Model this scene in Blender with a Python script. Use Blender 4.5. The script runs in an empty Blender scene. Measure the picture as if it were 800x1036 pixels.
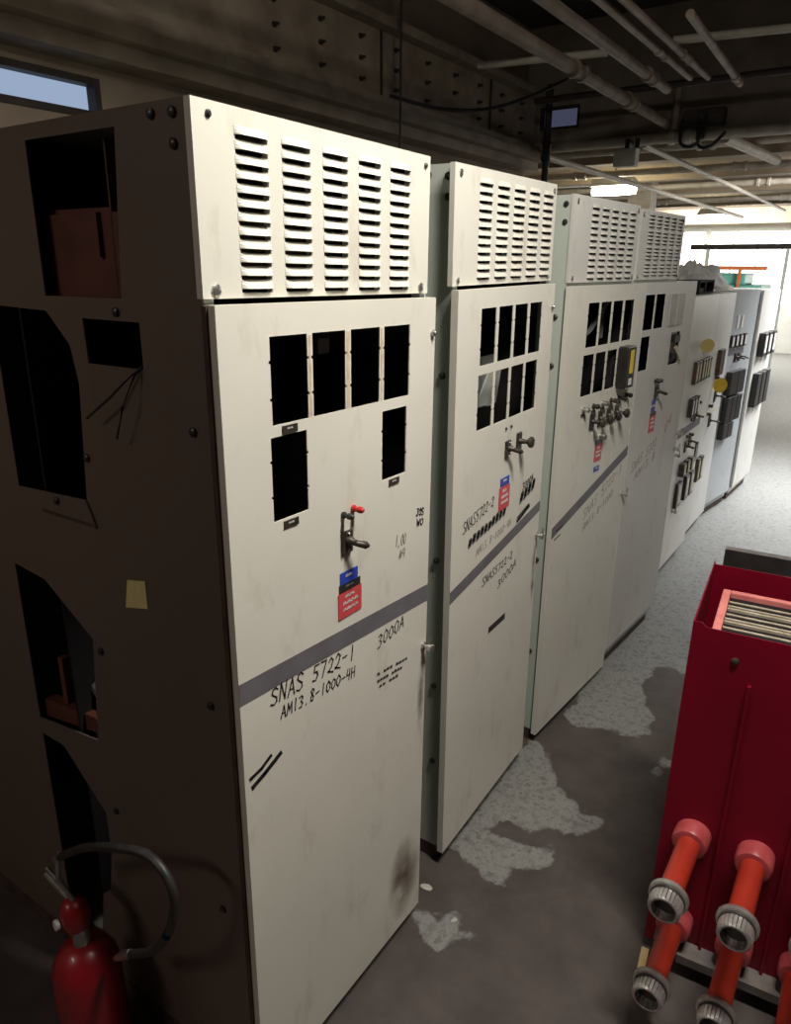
import bpy, bmesh, math, random
from mathutils import Vector, Matrix
random.seed(7)
C = bpy.context.scene.collection
PI = math.pi

# ------------------------------------------------------------------ materials
def mat(name, col, rough=.6, metal=0, col2=None, scale=6, lo=.35, hi=.7, bump=0, spec=.5, detail=6, coat=0):
    m = bpy.data.materials.new(name); m.use_nodes = True
    nt = m.node_tree; b = nt.nodes['Principled BSDF']
    b.inputs['Base Color'].default_value = (*col, 1)
    b.inputs['Roughness'].default_value = rough
    b.inputs['Metallic'].default_value = metal
    b.inputs['Specular IOR Level'].default_value = spec
    b.inputs['Coat Weight'].default_value = coat
    tc = nt.nodes.new('ShaderNodeTexCoord')
    n = nt.nodes.new('ShaderNodeTexNoise'); n.inputs['Scale'].default_value = scale
    n.inputs['Detail'].default_value = detail
    nt.links.new(tc.outputs['Object'], n.inputs['Vector'])
    r = nt.nodes.new('ShaderNodeValToRGB')
    r.color_ramp.elements[0].position = lo; r.color_ramp.elements[1].position = hi
    c2 = col2 if col2 else tuple(x * .82 for x in col)
    r.color_ramp.elements[0].color = (*c2, 1); r.color_ramp.elements[1].color = (*col, 1)
    nt.links.new(n.outputs['Fac'], r.inputs['Fac'])
    nt.links.new(r.outputs['Color'], b.inputs['Base Color'])
    if bump:
        bp = nt.nodes.new('ShaderNodeBump'); bp.inputs['Strength'].default_value = bump
        bp.inputs['Distance'].default_value = .01
        nt.links.new(n.outputs['Fac'], bp.inputs['Height']); nt.links.new(bp.outputs['Normal'], b.inputs['Normal'])
    return m

def emit(name, col, s):
    m = bpy.data.materials.new(name); m.use_nodes = True
    nt = m.node_tree; nt.nodes.clear()
    o = nt.nodes.new('ShaderNodeOutputMaterial'); e = nt.nodes.new('ShaderNodeEmission')
    e.inputs[0].default_value = (*col, 1); e.inputs[1].default_value = s
    nt.links.new(e.outputs[0], o.inputs[0]); return m

def dirty_paint(name, col, stain, rough=.42, amount=.55):
    """enamel with large brownish stains and small scuffs"""
    m = mat(name, col, rough, 0, tuple(c * .93 for c in col), 3.0, .3, .7)
    nt = m.node_tree; b = nt.nodes['Principled BSDF']
    src = b.inputs['Base Color'].links[0].from_socket
    tc = [n for n in nt.nodes if n.type == 'TEX_COORD'][0]
    mp = nt.nodes.new('ShaderNodeMapping'); mp.inputs['Scale'].default_value = (1, 1, .45)
    nt.links.new(tc.outputs['Object'], mp.inputs['Vector'])
    n2 = nt.nodes.new('ShaderNodeTexNoise'); n2.inputs['Scale'].default_value = 9; n2.inputs['Detail'].default_value = 8
    n2.inputs['Roughness'].default_value = .68
    nt.links.new(mp.outputs[0], n2.inputs['Vector'])
    r2 = nt.nodes.new('ShaderNodeValToRGB')
    r2.color_ramp.elements[0].position = .56; r2.color_ramp.elements[1].position = .82
    r2.color_ramp.elements[0].color = (0, 0, 0, 1); r2.color_ramp.elements[1].color = (amount,) * 3 + (1,)
    nt.links.new(n2.outputs['Fac'], r2.inputs['Fac'])
    mx = nt.nodes.new('ShaderNodeMixRGB'); mx.inputs[2].default_value = (*stain, 1)
    nt.links.new(r2.outputs['Color'], mx.inputs[0]); nt.links.new(src, mx.inputs[1])
    nt.links.new(mx.outputs[0], b.inputs['Base Color'])
    return m

M = dict(
    door=dirty_paint('cream_door_enamel', (.70, .675, .60), (.34, .25, .17)),
    doorg=dirty_paint('grey_door_enamel', (.62, .60, .56), (.28, .22, .17)),
    doorb=dirty_paint('window_tinted_enamel', (.42, .44, .45), (.22, .20, .18)),  # bluish cast of the window light put into the grey colour
    body=dirty_paint('grey_green_enamel', (.50, .535, .48), (.20, .16, .12)),
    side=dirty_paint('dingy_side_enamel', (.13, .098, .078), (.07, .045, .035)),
    inner=mat('matte_black_and_shade', (.018, .015, .016), .8, 0, (.010, .008, .009), 5, spec=.2),  # also stands in for the shade inside cabinets and between fins
    ventin=mat('rusty_vent_interior', (.11, .07, .042), .8, 0, (.06, .035, .02), 12),
    inplate=mat('grey_inner_plate', (.33, .35, .32), .5, 0, (.2, .2, .18), 7),
    stripe=mat('grey_stripe_paint', (.155, .15, .165), .5, 0, (.125, .12, .13), 14),
    ink=mat('black_marker_ink', (.010, .010, .011), .9, 0, (.02, .02, .02), 60, spec=.1),
    faint=mat('faded_marker_ink', (.20, .18, .16), .7, 0, (.38, .35, .3), 60),
    black=mat('black_bakelite', (.018, .017, .017), .35, 0, (.03, .028, .026), 30),
    bronze=mat('dull_bronze', (.10, .085, .065), .45, .6, (.05, .045, .04), 30),
    steel=mat('bright_steel', (.62, .62, .6), .3, .9, (.4, .38, .35), 25),
    silver=mat('silver_plated_contact', (.72, .70, .68), .35, .75, (.5, .46, .44), 40),
    redlamp=mat('red_lamp_cap', (.55, .03, .03), .3, 0, (.45, .02, .02), 20),
    redplate=mat('red_placard', (.62, .075, .085), .45, 0, (.55, .06, .07), 20),
    blueplate=mat('blue_placard', (.025, .06, .42), .45, 0, (.02, .05, .36), 20),
    white=mat('white_lettering', (.80, .78, .74), .6, 0, (.65, .63, .6), 50),
    yellow=mat('yellow_tag', (.80, .56, .06), .55, 0, (.7, .47, .05), 20),
    palenote=mat('pale_yellow_paper', (.74, .65, .31), .8, 0, (.66, .57, .26), 20),
    ivory=mat('ivory_scale', (.66, .60, .44), .5, 0, (.5, .45, .3), 30),
    brown=mat('brown_relay_case', (.10, .05, .04), .4, 0, (.06, .03, .025), 20),
    rust=mat('rusty_base_steel', (.10, .052, .035), .8, 0, (.045, .028, .022), 18, bump=.3),
    redmetal=mat('red_barrier_enamel', (.20, .0015, .016), .45, 0, (.16, .001, .012), 5, spec=.3),
    pinkcoll=mat('pinkish_red_collar', (.46, .085, .095), .35, 0, (.36, .05, .055), 20),
    redtube=mat('orange_red_insulation', (.40, .034, .016), .35, 0, (.32, .024, .012), 12, coat=.2),
    pinkframe=mat('salmon_board', (.72, .24, .22), .55, 0, (.6, .17, .16), 20),
    fin=mat('arc_chute_fin', (.50, .44, .34), .7, 0, (.36, .30, .22), 30),
    greyframe=mat('grey_truck_frame', (.20, .18, .17), .6, 0, (.13, .11, .1), 20),
    darksteel=mat('dark_brown_steel', (.055, .045, .045), .5, .2, (.03, .025, .025), 10),
    extred=mat('extinguisher_red', (.30, .008, .016), .35, 0, (.25, .006, .012), 8, coat=.2),
    rubber=mat('black_rubber_hose', (.012, .011, .011), .5, 0, (.03, .028, .028), 40),
    redboard=mat('red_brown_board', (.13, .036, .022), .7, 0, (.09, .024, .015), 12),
    wall=mat('tan_wall_paint', (.30, .235, .17), .8, 0, (.20, .15, .11), 2.2, bump=.1),
    conc=mat('dusty_concrete', (.27, .225, .18), .85, 0, (.17, .135, .11), 3, bump=.2),
    girder=mat('tan_painted_girder', (.33, .27, .20), .7, 0, (.2, .15, .11), 5, bump=.2),
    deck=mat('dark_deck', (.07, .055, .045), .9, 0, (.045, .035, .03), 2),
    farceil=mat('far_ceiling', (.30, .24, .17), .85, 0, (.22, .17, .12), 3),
    pipe=mat('dusty_pipe_paint', (.36, .28, .22), .6, 0, (.22, .16, .125), 8),
    pipew=mat('pale_conduit_paint', (.46, .42, .36), .55, 0, (.33, .29, .24), 9),
    iron=mat('dark_iron', (.05, .038, .032), .6, .3, (.03, .022, .02), 12),
    boxgrey=mat('grey_box_paint', (.46, .45, .41), .5, 0, (.36, .34, .3), 9),
    teal=mat('teal_machine_paint', (.12, .42, .36), .5, 0, (.1, .34, .29), 5),
    orange=mat('orange_rail_paint', (.62, .17, .05), .5, 0, (.5, .13, .04), 8),
    whitewall=mat('white_far_wall', (.72, .72, .68), .8, 0, (.6, .6, .56), 2),
    chip=mat('pale_paint_flake', (.55, .53, .48), .8, 0, (.4, .38, .34), 30),
)
M['tube_glow'] = emit('lit_lamp_lens', (1, .93, .74), 30)
M['window_glow'] = emit('daylit_panes', (1, .99, .93), 7.0)
M['blue_glow'] = emit('bluish_daylit_pane', (.50, .64, .90), .62)
M['dim_blue'] = emit('dim_bluish_pane', (.36, .40, .66), .13)
pl = bpy.data.materials.new('clear_crumpled_plastic'); pl.use_nodes = True
pb = pl.node_tree.nodes['Principled BSDF']
pb.inputs['Base Color'].default_value = (.9, .9, .88, 1); pb.inputs['Roughness'].default_value = .3
pb.inputs['Transmission Weight'].default_value = .12
M['plastic'] = pl

# ------------------------------------------------------------------ mesh helpers
class MB:
    def __init__(s): s.bm = bmesh.new()
    def box(s, x0, x1, y0, y1, z0, z1):
        v = [s.bm.verts.new((x, y, z)) for x in (x0, x1) for y in (y0, y1) for z in (z0, z1)]
        for f in ((0, 1, 3, 2), (4, 6, 7, 5), (0, 4, 5, 1), (2, 3, 7, 6), (0, 2, 6, 4), (1, 5, 7, 3)):
            s.bm.faces.new([v[i] for i in f])
        return s
    def lathe(s, prof, org, axis, seg=20, cap=True):
        """prof: (radius, distance along axis)"""
        ax = Vector(axis).normalized(); t = Vector((0, 0, 1)) if abs(ax.z) < .9 else Vector((1, 0, 0))
        u = ax.cross(t).normalized(); w = ax.cross(u); o = Vector(org); rings = []
        for r, h in prof:
            rings.append([s.bm.verts.new(o + ax * h + (u * math.cos(a) + w * math.sin(a)) * max(r, 1e-4))
                          for a in [2 * PI * k / seg for k in range(seg)]])
        for a, b in zip(rings, rings[1:]):
            for k in range(seg):
                s.bm.faces.new((a[k], a[(k + 1) % seg], b[(k + 1) % seg], b[k]))
        if cap:
            s.bm.faces.new(rings[0][::-1]); s.bm.faces.new(rings[-1])
        return s
    def tube(s, pts, r, seg=8):
        pts = [Vector(p) for p in pts]; rings = []; n = len(pts)
        for i, p in enumerate(pts):
            d = (pts[min(i + 1, n - 1)] - pts[max(i - 1, 0)]).normalized()
            t = Vector((0, 0, 1)) if abs(d.z) < .9 else Vector((1, 0, 0))
            u = d.cross(t).normalized(); w = d.cross(u)
            rr = r[i] if isinstance(r, (list, tuple)) else r
            rings.append([s.bm.verts.new(p + (u * math.cos(a) + w * math.sin(a)) * rr) for a in [2 * PI * k / seg for k in range(seg)]])
        for a, b in zip(rings, rings[1:]):
            for k in range(seg): s.bm.faces.new((a[k], a[(k + 1) % seg], b[(k + 1) % seg], b[k]))
        s.bm.faces.new(rings[0][::-1]); s.bm.faces.new(rings[-1]); return s
    def plate(s, outline, holes, t0, t1, fn):
        """flat plate with holes; outline in (u,v); fn(u,v,t) -> point"""
        bm = bmesh.new(); edges = []
        for loop in [outline] + holes:
            vs = [bm.verts.new((u, v, 0)) for u, v in loop]
            for a, b in zip(vs, vs[1:] + vs[:1]): edges.append(bm.edges.new((a, b)))
        bmesh.ops.triangle_fill(bm, use_beauty=True, use_dissolve=False, edges=edges)
        flat = [(tuple(v.co.to_2d()), v.index) for v in bm.verts]
        bm.verts.index_update()
        A = [s.bm.verts.new(fn(v.co.x, v.co.y, t0)) for v in bm.verts]
        B = [s.bm.verts.new(fn(v.co.x, v.co.y, t1)) for v in bm.verts]
        for f in bm.faces:
            ix = [v.index for v in f.verts]
            s.bm.faces.new([A[i] for i in ix][::-1]); s.bm.faces.new([B[i] for i in ix])
        for e in bm.edges:
            if len(e.link_faces) == 1:
                i, j = e.verts[0].index, e.verts[1].index
                s.bm.faces.new((A[i], A[j], B[j], B[i]))
        bm.free(); return s
    def build(s, name, m, parent=None, smooth=False, bevel=0):
        bmesh.ops.recalc_face_normals(s.bm, faces=s.bm.faces)
        me = bpy.data.meshes.new(name); s.bm.to_mesh(me); s.bm.free()
        me.materials.append(M[m] if isinstance(m, str) else m)
        o = bpy.data.objects.new(name, me); C.objects.link(o)
        if parent: o.parent = parent
        if smooth:
            for p in me.polygons: p.use_smooth = True
            es = o.modifiers.new('split', 'EDGE_SPLIT'); es.split_angle = math.radians(40)
        if bevel:
            bv = o.modifiers.new('bevel', 'BEVEL'); bv.width = bevel; bv.segments = 2; bv.limit_method = 'ANGLE'
        return o

FX = lambda u, v, t: (t, u, v)              # plate in the front plane: u = y, v = z, t = x
FY = lambda u, v, t: (u, t, v)              # plate in a side plane:  u = x, v = z, t = y
rect = lambda a, b, c, d: [(a, c), (b, c), (b, d), (a, d)]

def tag(o, label=None, cat=None, group=None, kind=None):
    if label: o['label'] = label
    if cat: o['category'] = cat
    if group: o['group'] = group
    if kind: o['kind'] = kind
    return o
def thing(name, label, cat, loc=(0, 0, 0), rz=0, group=None):
    o = bpy.data.objects.new(name, None); C.objects.link(o)
    o.empty_display_size = .1
    o.location = loc; o.rotation_euler = (0, 0, rz)
    return tag(o, label, cat, group)
def struct(o): o['kind'] = 'structure'; return o

# ------------------------------------------------------------------ stroke lettering (hand writing)
G = {
 'S': [[(.9,.85),(.6,1),(.2,.92),(.12,.7),(.4,.55),(.8,.4),(.85,.15),(.5,0),(.05,.1)]],
 'N': [[(.05,0),(.12,1),(.8,0),(.9,1)]], 'A': [[(0,0),(.5,1),(.95,0)],[(.2,.38),(.8,.38)]],
 'M': [[(0,0),(.15,1),(.5,.3),(.85,1),(1,0)]], 'H': [[(.1,0),(.1,1)],[(.85,0),(.85,1)],[(.1,.5),(.85,.5)]],
 'K': [[(.1,0),(.1,1)],[(.8,1),(.1,.45),(.85,0)]], 'W': [[(0,1),(.25,0),(.5,.7),(.75,0),(1,1)]],
 'J': [[(.2,1),(.9,1)],[(.6,1),(.55,.15),(.3,0),(.05,.15)]], 'O': [[(.5,1),(.1,.7),(.1,.25),(.5,0),(.9,.3),(.9,.75),(.5,1)]],
 'P': [[(.1,0),(.1,1),(.7,.95),(.8,.7),(.6,.5),(.1,.45)]], 'R': [[(.1,0),(.1,1),(.7,.95),(.8,.7),(.6,.5),(.1,.45),(.85,0)]],
 '0': [[(.5,1),(.1,.7),(.1,.25),(.5,0),(.9,.3),(.9,.75),(.5,1)]], '1': [[(.5,1),(.5,0)]],
 '2': [[(.1,.75),(.4,1),(.8,.8),(.6,.4),(.15,.12),(.1,.2),(.5,.1),(.95,.02)]],
 '3': [[(.1,.9),(.5,1),(.85,.8),(.4,.55),(.85,.35),(.6,.03),(.1,.05)]], '4': [[(.3,1),(.1,.45),(.9,.45)],[(.8,.95),(.75,0)]],
 '5': [[(.9,1),(.25,1),(.2,.6),(.7,.55),(.85,.3),(.55,0),(.1,.08)]], '6': [[(.7,1),(.2,.5),(.15,.15),(.5,0),(.85,.25),(.5,.5),(.2,.35)]],
 '7': [[(.05,.95),(.9,.95),(.4,0)]], '8': [[(.8,.9),(.45,1),(.15,.8),(.8,.3),(.6,0),(.2,.1),(.25,.4),(.8,.75),(.8,.9)]],
 '.': [[(.4,.02),(.45,.08)]], '-': [[(.1,.48),(.8,.52)]], '#': [[(.3,0),(.4,1)],[(.65,0),(.75,1)],[(.1,.3),(.95,.35)],[(.1,.65),(.95,.7)]],
 '/': [[(.1,0),(.8,1)]], ',': [[(.4,.1),(.25,-.15)]], ' ': [],
 '~': [[(0,.2),(.15,.9),(.3,.15),(.45,.85),(.6,.1),(.75,.9),(.95,.2)]],      # an unreadable squiggle
 'x': [[(0,.1),(.2,.95),(.1,.3),(.45,1),(.3,0),(.7,.95),(.5,.05),(.95,.9),(.8,.1)],[(0,.5),(1,.55)],[(0,.3),(1,.7)]],  # scribbled out
}
def ribbon(mb, pts, w, x):
    n = len(pts)
    for (a, b) in zip(pts, pts[1:]):
        dx, dz = b[0] - a[0], b[1] - a[1]; L = math.hypot(dx, dz)
        if L < 1e-6: continue
        ux, uz = dx / L * w * .5, dz / L * w * .5
        a2 = (a[0] - ux, a[1] - uz); b2 = (b[0] + ux, b[1] + uz)
        q = [(a2[0] - uz, a2[1] + ux), (b2[0] - uz, b2[1] + ux), (b2[0] + uz, b2[1] - ux), (a2[0] + uz, a2[1] - ux)]
        v0 = [mb.bm.verts.new((x, y, z)) for y, z in q]; v1 = [mb.bm.verts.new((x + .0006, y, z)) for y, z in q]
        mb.bm.faces.new(v1); mb.bm.faces.new(v0[::-1])
        for i in range(4): mb.bm.faces.new((v0[i], v0[(i + 1) % 4], v1[(i + 1) % 4], v1[i]))
def write(mb, txt, y0, z0, y1, z1, h, w, x=.0006, slant=.15):
    n = len(txt); dy, dz = (y1 - y0) / n, (z1 - z0) / n
    for i, ch in enumerate(txt):
        j = random.uniform(-.04, .04) * h; k = random.uniform(.92, 1.08)
        for st in G[ch]:
            ribbon(mb, [(y0 + dy * (i + .82 * p[0]) + slant * h * p[1], z0 + dz * (i + .82 * p[0]) + j + h * k * p[1]) for p in st], w, x)
    return mb
def handwriting(parent, txts, m='ink', label=None):
    for t in txts:
        o = write(MB(), *t).build('handwriting', m, parent)
        if label: o['label'] = label

# ------------------------------------------------------------------ cabinet parts (front plane x = 0, y along the row, z up)
def notched(y0, y1, z0, z1, n=.0042):
    """relay cut-out with little screw notches on both sides"""
    h = z1 - z0; zs = [z0 + h * .3, z0 + h * .72]; s = .003
    p = [(y0, z0), (y1, z0)]
    for z in zs: p += [(y1, z - s), (y1 + n, z - s), (y1 + n, z + s), (y1, z + s)]
    p += [(y1, z1), (y0, z1)]
    for z in reversed(zs): p += [(y0, z + s), (y0 - n, z + s), (y0 - n, z - s), (y0, z - s)]
    return p

def louver_panel(parent, y0, y1, z0, z1, cs, cp, cw, zt, zb, rows, m, x0=-.035, x1=-.02, d=.0095, groups=None):
    mb = MB(); holes = []; hoods = []
    pitch = (zt - zb) / (rows - 1)
    for c in range(5):
        for r in range(rows):
            a = cs + c * cp; zc = zt - r * pitch
            if groups: zc -= (r // groups) * .006 - .009
            hh = pitch * .62
            holes.append(rect(a + .002, a + cw - .002, zc - pitch * .30, zc + pitch * .30))
            hoods.append((a, a + cw, zc, zc + hh))
    mb.plate(rect(y0, y1, z0, z1), holes, x0, x1, FX)
    NU, NV = 8, 3
    for a, b, c0, c1 in hoods:
        gr = []
        for j in range(NV + 1):
            v = j / NV; row = []
            for i in range(NU + 1):
                u = -1 + 2 * i / NU
                prof = (1 - abs(u) ** 6) ** .5
                row.append(mb.bm.verts.new((x1 + d * (v ** .7) * prof + .0004, (a + b) / 2 + u * (b - a) / 2, c1 + (c0 - c1) * v)))
            gr.append(row)
        for j in range(NV):
            for i in range(NU): mb.bm.faces.new((gr[j][i], gr[j][i + 1], gr[j + 1][i + 1], gr[j + 1][i]))
    # flanges bent back to the box
    o = mb.build('louver_panel', m, parent)
    return o

def screw(parent, x, y, z, r=.008, ax=(1, 0, 0), m='steel', name='screw', h=.005):
    return MB().lathe([(r, -.001), (r, h * .6), (r * .6, h)], (x, y, z), ax, 10).build(name, m, parent, True)

def placard(parent, y0, y1, z0, z1, m, lines=0, label=None, tm='white', x=0):
    mb = MB().box(x + .0003, x + .0025, y0, y1, z0, z1)
    o = mb.build('placard', m, parent)
    if label: o['label'] = label
    if lines:
        w = MB(); h = (z1 - z0) / (lines + 1.0)
        for i in range(lines):
            zc = z1 - h * (i + .95); a = y0 + (y1 - y0) * (.2 if i else .3); b = y1 - (y1 - y0) * (.14 if i else .3)
            write(w, '~' * (4 if i else 2), a, zc, b, zc, h * .5, h * .13, x + .0026, 0)
        w.build('lettering', tm, o)
    return o

def pistol_switch(parent, y, z, w=.045, h=.07, out=.06, tilt=.5, x=0):
    e = MB().box(x, x + .008, y - w / 2, y + w / 2, z - h / 2, z + h / 2).build('switch_plate', 'bronze', parent, bevel=.003)
    for s in (-1, 1): screw(e, x + .008, y, z + s * h * .38, .004)
    g = MB().lathe([(.011, 0), (.010, .012), (.0065, .016), (.006, out * .6)], (x + .006, y, z + .004), (1, .12, -.05), 12)
    d = Vector((.75, .9, -.35)).normalized(); p0 = Vector((x + out * .6, y + .004, z))
    g.tube([p0 - d * .008, p0, p0 + d * .015, p0 + d * .027, p0 + d * .035], [.0055, .007, .008, .009, .004], 10)
    g.build('switch_handle', 'bronze', parent, True); return e

def knob_switch(parent, y, z, w=.036, h=.06, out=.05, x=0, m='bronze', kr=.019):
    e = MB().box(x, x + .008, y - w / 2, y + w / 2, z - h / 2, z + h / 2).build('switch_plate', m, parent, bevel=.003)
    MB().lathe([(.012, 0), (.009, .008), (.007, out * .55), (kr * .7, out * .62), (kr, out * .72), (kr, out * .92), (kr * .7, out)],
               (x + .006, y, z), (1, .1, 0), 14).build('switch_knob', m, parent, True)
    return e

def pilot(parent, y, z, m, x=0, r=.010):
    return MB().lathe([(r * 1.05, 0), (r * 1.05, .006), (r * .75, .007), (r * .75, .016), (r, .017), (r * .95, .026), (r * .5, .031)],
                      (x, y, z), (1, 0, 0), 14).build('pilot_lamp', m, parent, True)

def latch(parent, y, z, x=0):
    MB().lathe([(.012, 0), (.012, .006), (.007, .007), (.007, .016), (.012, .018), (.012, .030), (.009, .033)], (x, y, z), (1, 0, 0), 14) \
        .lathe([(.003, -.02), (.003, .02)], (x + .025, y, z + .012), (0, .1, 1), 8).build('door_latch', 'steel', parent, True)

def relay(parent, y0, y1, z0, z1, out=.05, m='black', face=None, x=0):
    o = MB().box(x - .05, x + out, y0, y1, z0, z1).build('relay_case', m, parent, bevel=.004)
    if face:
        MB().box(x + out, x + out + .002, y0 + (y1 - y0) * .25, y1 - (y1 - y0) * .2, z0 + (z1 - z0) * .15, z1 - (z1 - z0) * .12).build('scale_plate', face, o)
    return o

def cabinet_shell(t, w, H, depth, side_holes=(), m='body', y0=0, xf=-.03, sidem=None, base=True, top=None):
    """hollow sheet steel body: near side (facing -y) may have openings"""
    d = -depth
    if top:
        ya, yb, Ht = top; q = MB()
        q.box(d + .3, xf, ya, ya + .004, H, Ht).box(d + .3, xf, yb - .004, yb, H, Ht).box(d + .3, d + .304, ya + .004, yb - .004, H, Ht)
        q.box(d + .304, xf, ya + .004, yb - .004, Ht - .004, Ht).box(xf - .02, xf, ya + .004, yb - .004, H, H + .02)
        q.build('vent_box', m, t)
        MB().box(-.4, -.39, ya + .005, yb - .005, H + .002, Ht - .006).build('shade_lining', 'inner', t)  # near-black sheet standing in for the shade inside the vent box
    near = MB().plate([(d, .06), (xf, .06), (xf, H), (d, H)], [list(h) for h in side_holes], y0, y0 + .004, FY)
    near.build('side_panel', sidem or m, t)
    b = MB()
    b.box(d, xf, w - .004, w, .06, H)                 # far side
    b.box(d, d + .004, y0 + .004, w - .004, .06, H)   # back
    b.box(d + .004, xf, y0 + .004, w - .004, H - .004, H)
    b.box(d + .004, xf, y0 + .004, w - .004, .06, .064)
    b.box(xf - .025, xf, y0 + .004, y0 + .026, .064, H - .004)      # front posts and rails
    b.box(xf - .025, xf, w - .026, w - .004, .064, H - .004)
    b.box(xf - .025, xf, y0 + .026, w - .026, H - .03, H - .004)
    b.box(xf - .025, xf, y0 + .026, w - .026, .064, .1)
    b.build('cabinet_body', m, t)
    if not top and H > 2.1:
        MB().box(-.30, -.295, y0 + .03, w - .03, 1.99, H - .035).build('vent_baffle', 'ventin', t)
    # near-black sheets put in as the shade inside the cabinet
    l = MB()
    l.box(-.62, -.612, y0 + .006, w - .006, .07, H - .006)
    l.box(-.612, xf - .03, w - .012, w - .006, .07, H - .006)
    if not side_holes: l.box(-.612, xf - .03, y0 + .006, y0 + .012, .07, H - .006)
    l.build('shade_lining', 'inner', t)
    if base:
        MB().box(d, xf - .012, y0 + .001, w - .006, 0, .06).build('base_channel', 'rust', t)

def door_stripe(door, ya, za, yb, zb, h, x=0):
    mb = MB().plate([(ya, za), (yb, zb), (yb, zb + h), (ya, za + h)], [], x + .0002, x + .0008, FX)
    return mb.build('paint_stripe', 'stripe', door)

def door_plate(t, y0, y1, z0, z1, holes, m='door', th=.022, bev=.003):
    mb = MB().plate(rect(y0, y1, z0, z1), holes, -.003, 0, FX)
    mb.box(-th, -.003, y0, y0 + .003, z0, z1).box(-th, -.003, y1 - .003, y1, z0, z1)
    mb.box(-th, -.003, y0 + .003, y1 - .003, z1 - .003, z1).box(-th, -.003, y0 + .003, y1 - .003, z0, z0 + .003)
    return mb.build('door', m, t)

def hole_row(starts, w, z0, z1): return [notched(a, a + w, z0, z1) for a in starts]

# ================================================================== 1: nearest cabinet
c1 = thing('switchgear_cabinet', 'nearest and tallest looking cream switchgear cabinet, dark open side, six black cutouts in door', 'cabinet', (0, -.022, 0), 0, 'switchgear cabinets in the row')
c1.rotation_euler.x = -.011
opA = [(-.50, 1.975), (-.25, 1.976), (-.222, 2.262), (-.50, 2.262)]
opB = [(-.378, 1.847), (-.205, 1.848), (-.205, 1.935), (-.382, 1.935)]
opC = [(-.72, 1.53), (-.445, 1.544), (-.42, 1.802), (-.436, 1.88), (-.506, 1.945), (-.72, 1.95)]
opD = [(-.80, .85), (-.528, .887), (-.514, 1.018), (-.494, 1.188), (-.669, 1.298), (-.80, 1.31)]
opE = [(-.80, .12), (-.654, .123), (-.611, .339), (-.567, .383), (-.539, .531), (-.54, .657), (-.70, .80), (-.80, .80)]
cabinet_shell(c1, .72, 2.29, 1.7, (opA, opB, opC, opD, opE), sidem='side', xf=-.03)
MB().box(-.62, -.20, .03, .04, 1.95, 2.13).box(-.60, -.23, .042, .06, 2.125, 2.14).box(-.34, -.33, .02, .03, 2.05, 2.13).build('red_brown_barrier', 'redboard', c1)
MB().plate([(-.80, .845), (-.53, .89), (-.56, .93), (-.80, .90)], [], .02, .05, FY).box(-.72, -.70, .03, .05, .90, 1.05).build('mechanism_bar', 'redboard', c1)
MB().tube([(-.75, .06, 1.0), (-.62, .06, .99), (-.56, .06, .93)], .012).lathe([(.02, 0), (.02, .03)], (-.66, .05, 1.0), (0, 1, 0)).build('mechanism_rod', 'steel', c1, True)
MB().box(-.626, -.418, -.003, 0, 1.484, 1.490).tube([(-.445, -.002, 1.544), (-.43, -.002, 1.515), (-.418, -.002, 1.487)], .0025, 6).build('seam_bead', 'rust', c1)
MB().tube([(-.215, .01, 1.855), (-.225, -.012, 1.84), (-.28, -.03, 1.79), (-.36, -.03, 1.742)], .0028, 6).build('loose_wire', 'rubber', c1, True)
MB().tube([(-.213, .01, 1.855), (-.216, -.012, 1.84), (-.238, -.03, 1.78), (-.275, -.025, 1.71)], .0028, 6).build('loose_wire', 'rubber', c1, True)
for x, z in ((-.27, 1.951), (-.077, 1.745), (-.423, 1.644), (-.563, 1.522), (-.464, 1.165), (-.087, 1.158), (-.488, .689), (-.122, 2.272), (-.069, 2.270), (-.071, 2.224), (-.10, .60)):
    screw(c1, x, 0, z, .009, (0, -1, 0), 'black', 'side_bolt', .007)
MB().box(-.03, -.018, -.004, .0, .06, 1.97).build('edge_strip', 'rust', c1)
l1 = louver_panel(c1, -.006, .712, 1.982, 2.288, .084, .1153, .082, 2.246, 1.998, 12, 'door')
for y, z in ((.029, 2.268), (.69, 2.266)): screw(l1, -.02, y, z, .006, m='black')
for y, z in ((.024, 1.996), (.68, 1.996)): screw(l1, -.02, y, z, .011)
st = [.128, .25, .376, .5]
d1 = door_plate(c1, 0, .722, .05, 1.972, hole_row(st, .106, 1.745, 1.913) + [notched(.121, .226, 1.55, 1.722), notched(.495, .597, 1.552, 1.72)])
for y0, y1 in ((.2385, .245), (.3605, .3715), (.4865, .4955)):
    MB().box(.0002, .0009, y0, y1, 1.748, 1.91).build('primer_mark', mat('orange_primer', (.50, .30, .17), .7, 0, (.62, .55, .44), 30), d1)
door_stripe(d1, 0, 1.188, .722, 1.150, .050)
MB().box(-.10, -.09, .10, .20, 1.868, 1.885).build('inner_bracket', 'darksteel', c1)
MB().box(-.13, -.12, .41, .45, 1.85, 1.93).build('inner_bracket', 'darksteel', c1)
for y, z in ((.175, 1.733), (.17, 1.537), (.545, 1.540)):
    p = placard(d1, y - .022, y + .022, z - .008, z + .008, 'bronze', 1, 'dull bronze name tag')
pilot(d1, .342, 1.507, 'black', r=.0075); pilot(d1, .379, 1.513, 'redlamp', r=.008)['label'] = 'red pilot lamp cap'
pistol_switch(d1, .352, 1.440, .038, .055, .040)
placard(d1, .328, .394, 1.337, 1.366, 'blueplate', 1, 'blue placard')
placard(d1, .324, .404, 1.316, 1.336, 'black', 1, 'black placard', 'faint')
placard(d1, .320, .409, 1.250, 1.315, 'redplate', 3, 'red placard with white lettering')
latch(d1, .706, 1.012); screw(d1, 0, .708, 1.887, .008, name='door_bolt', h=.012)
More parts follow.
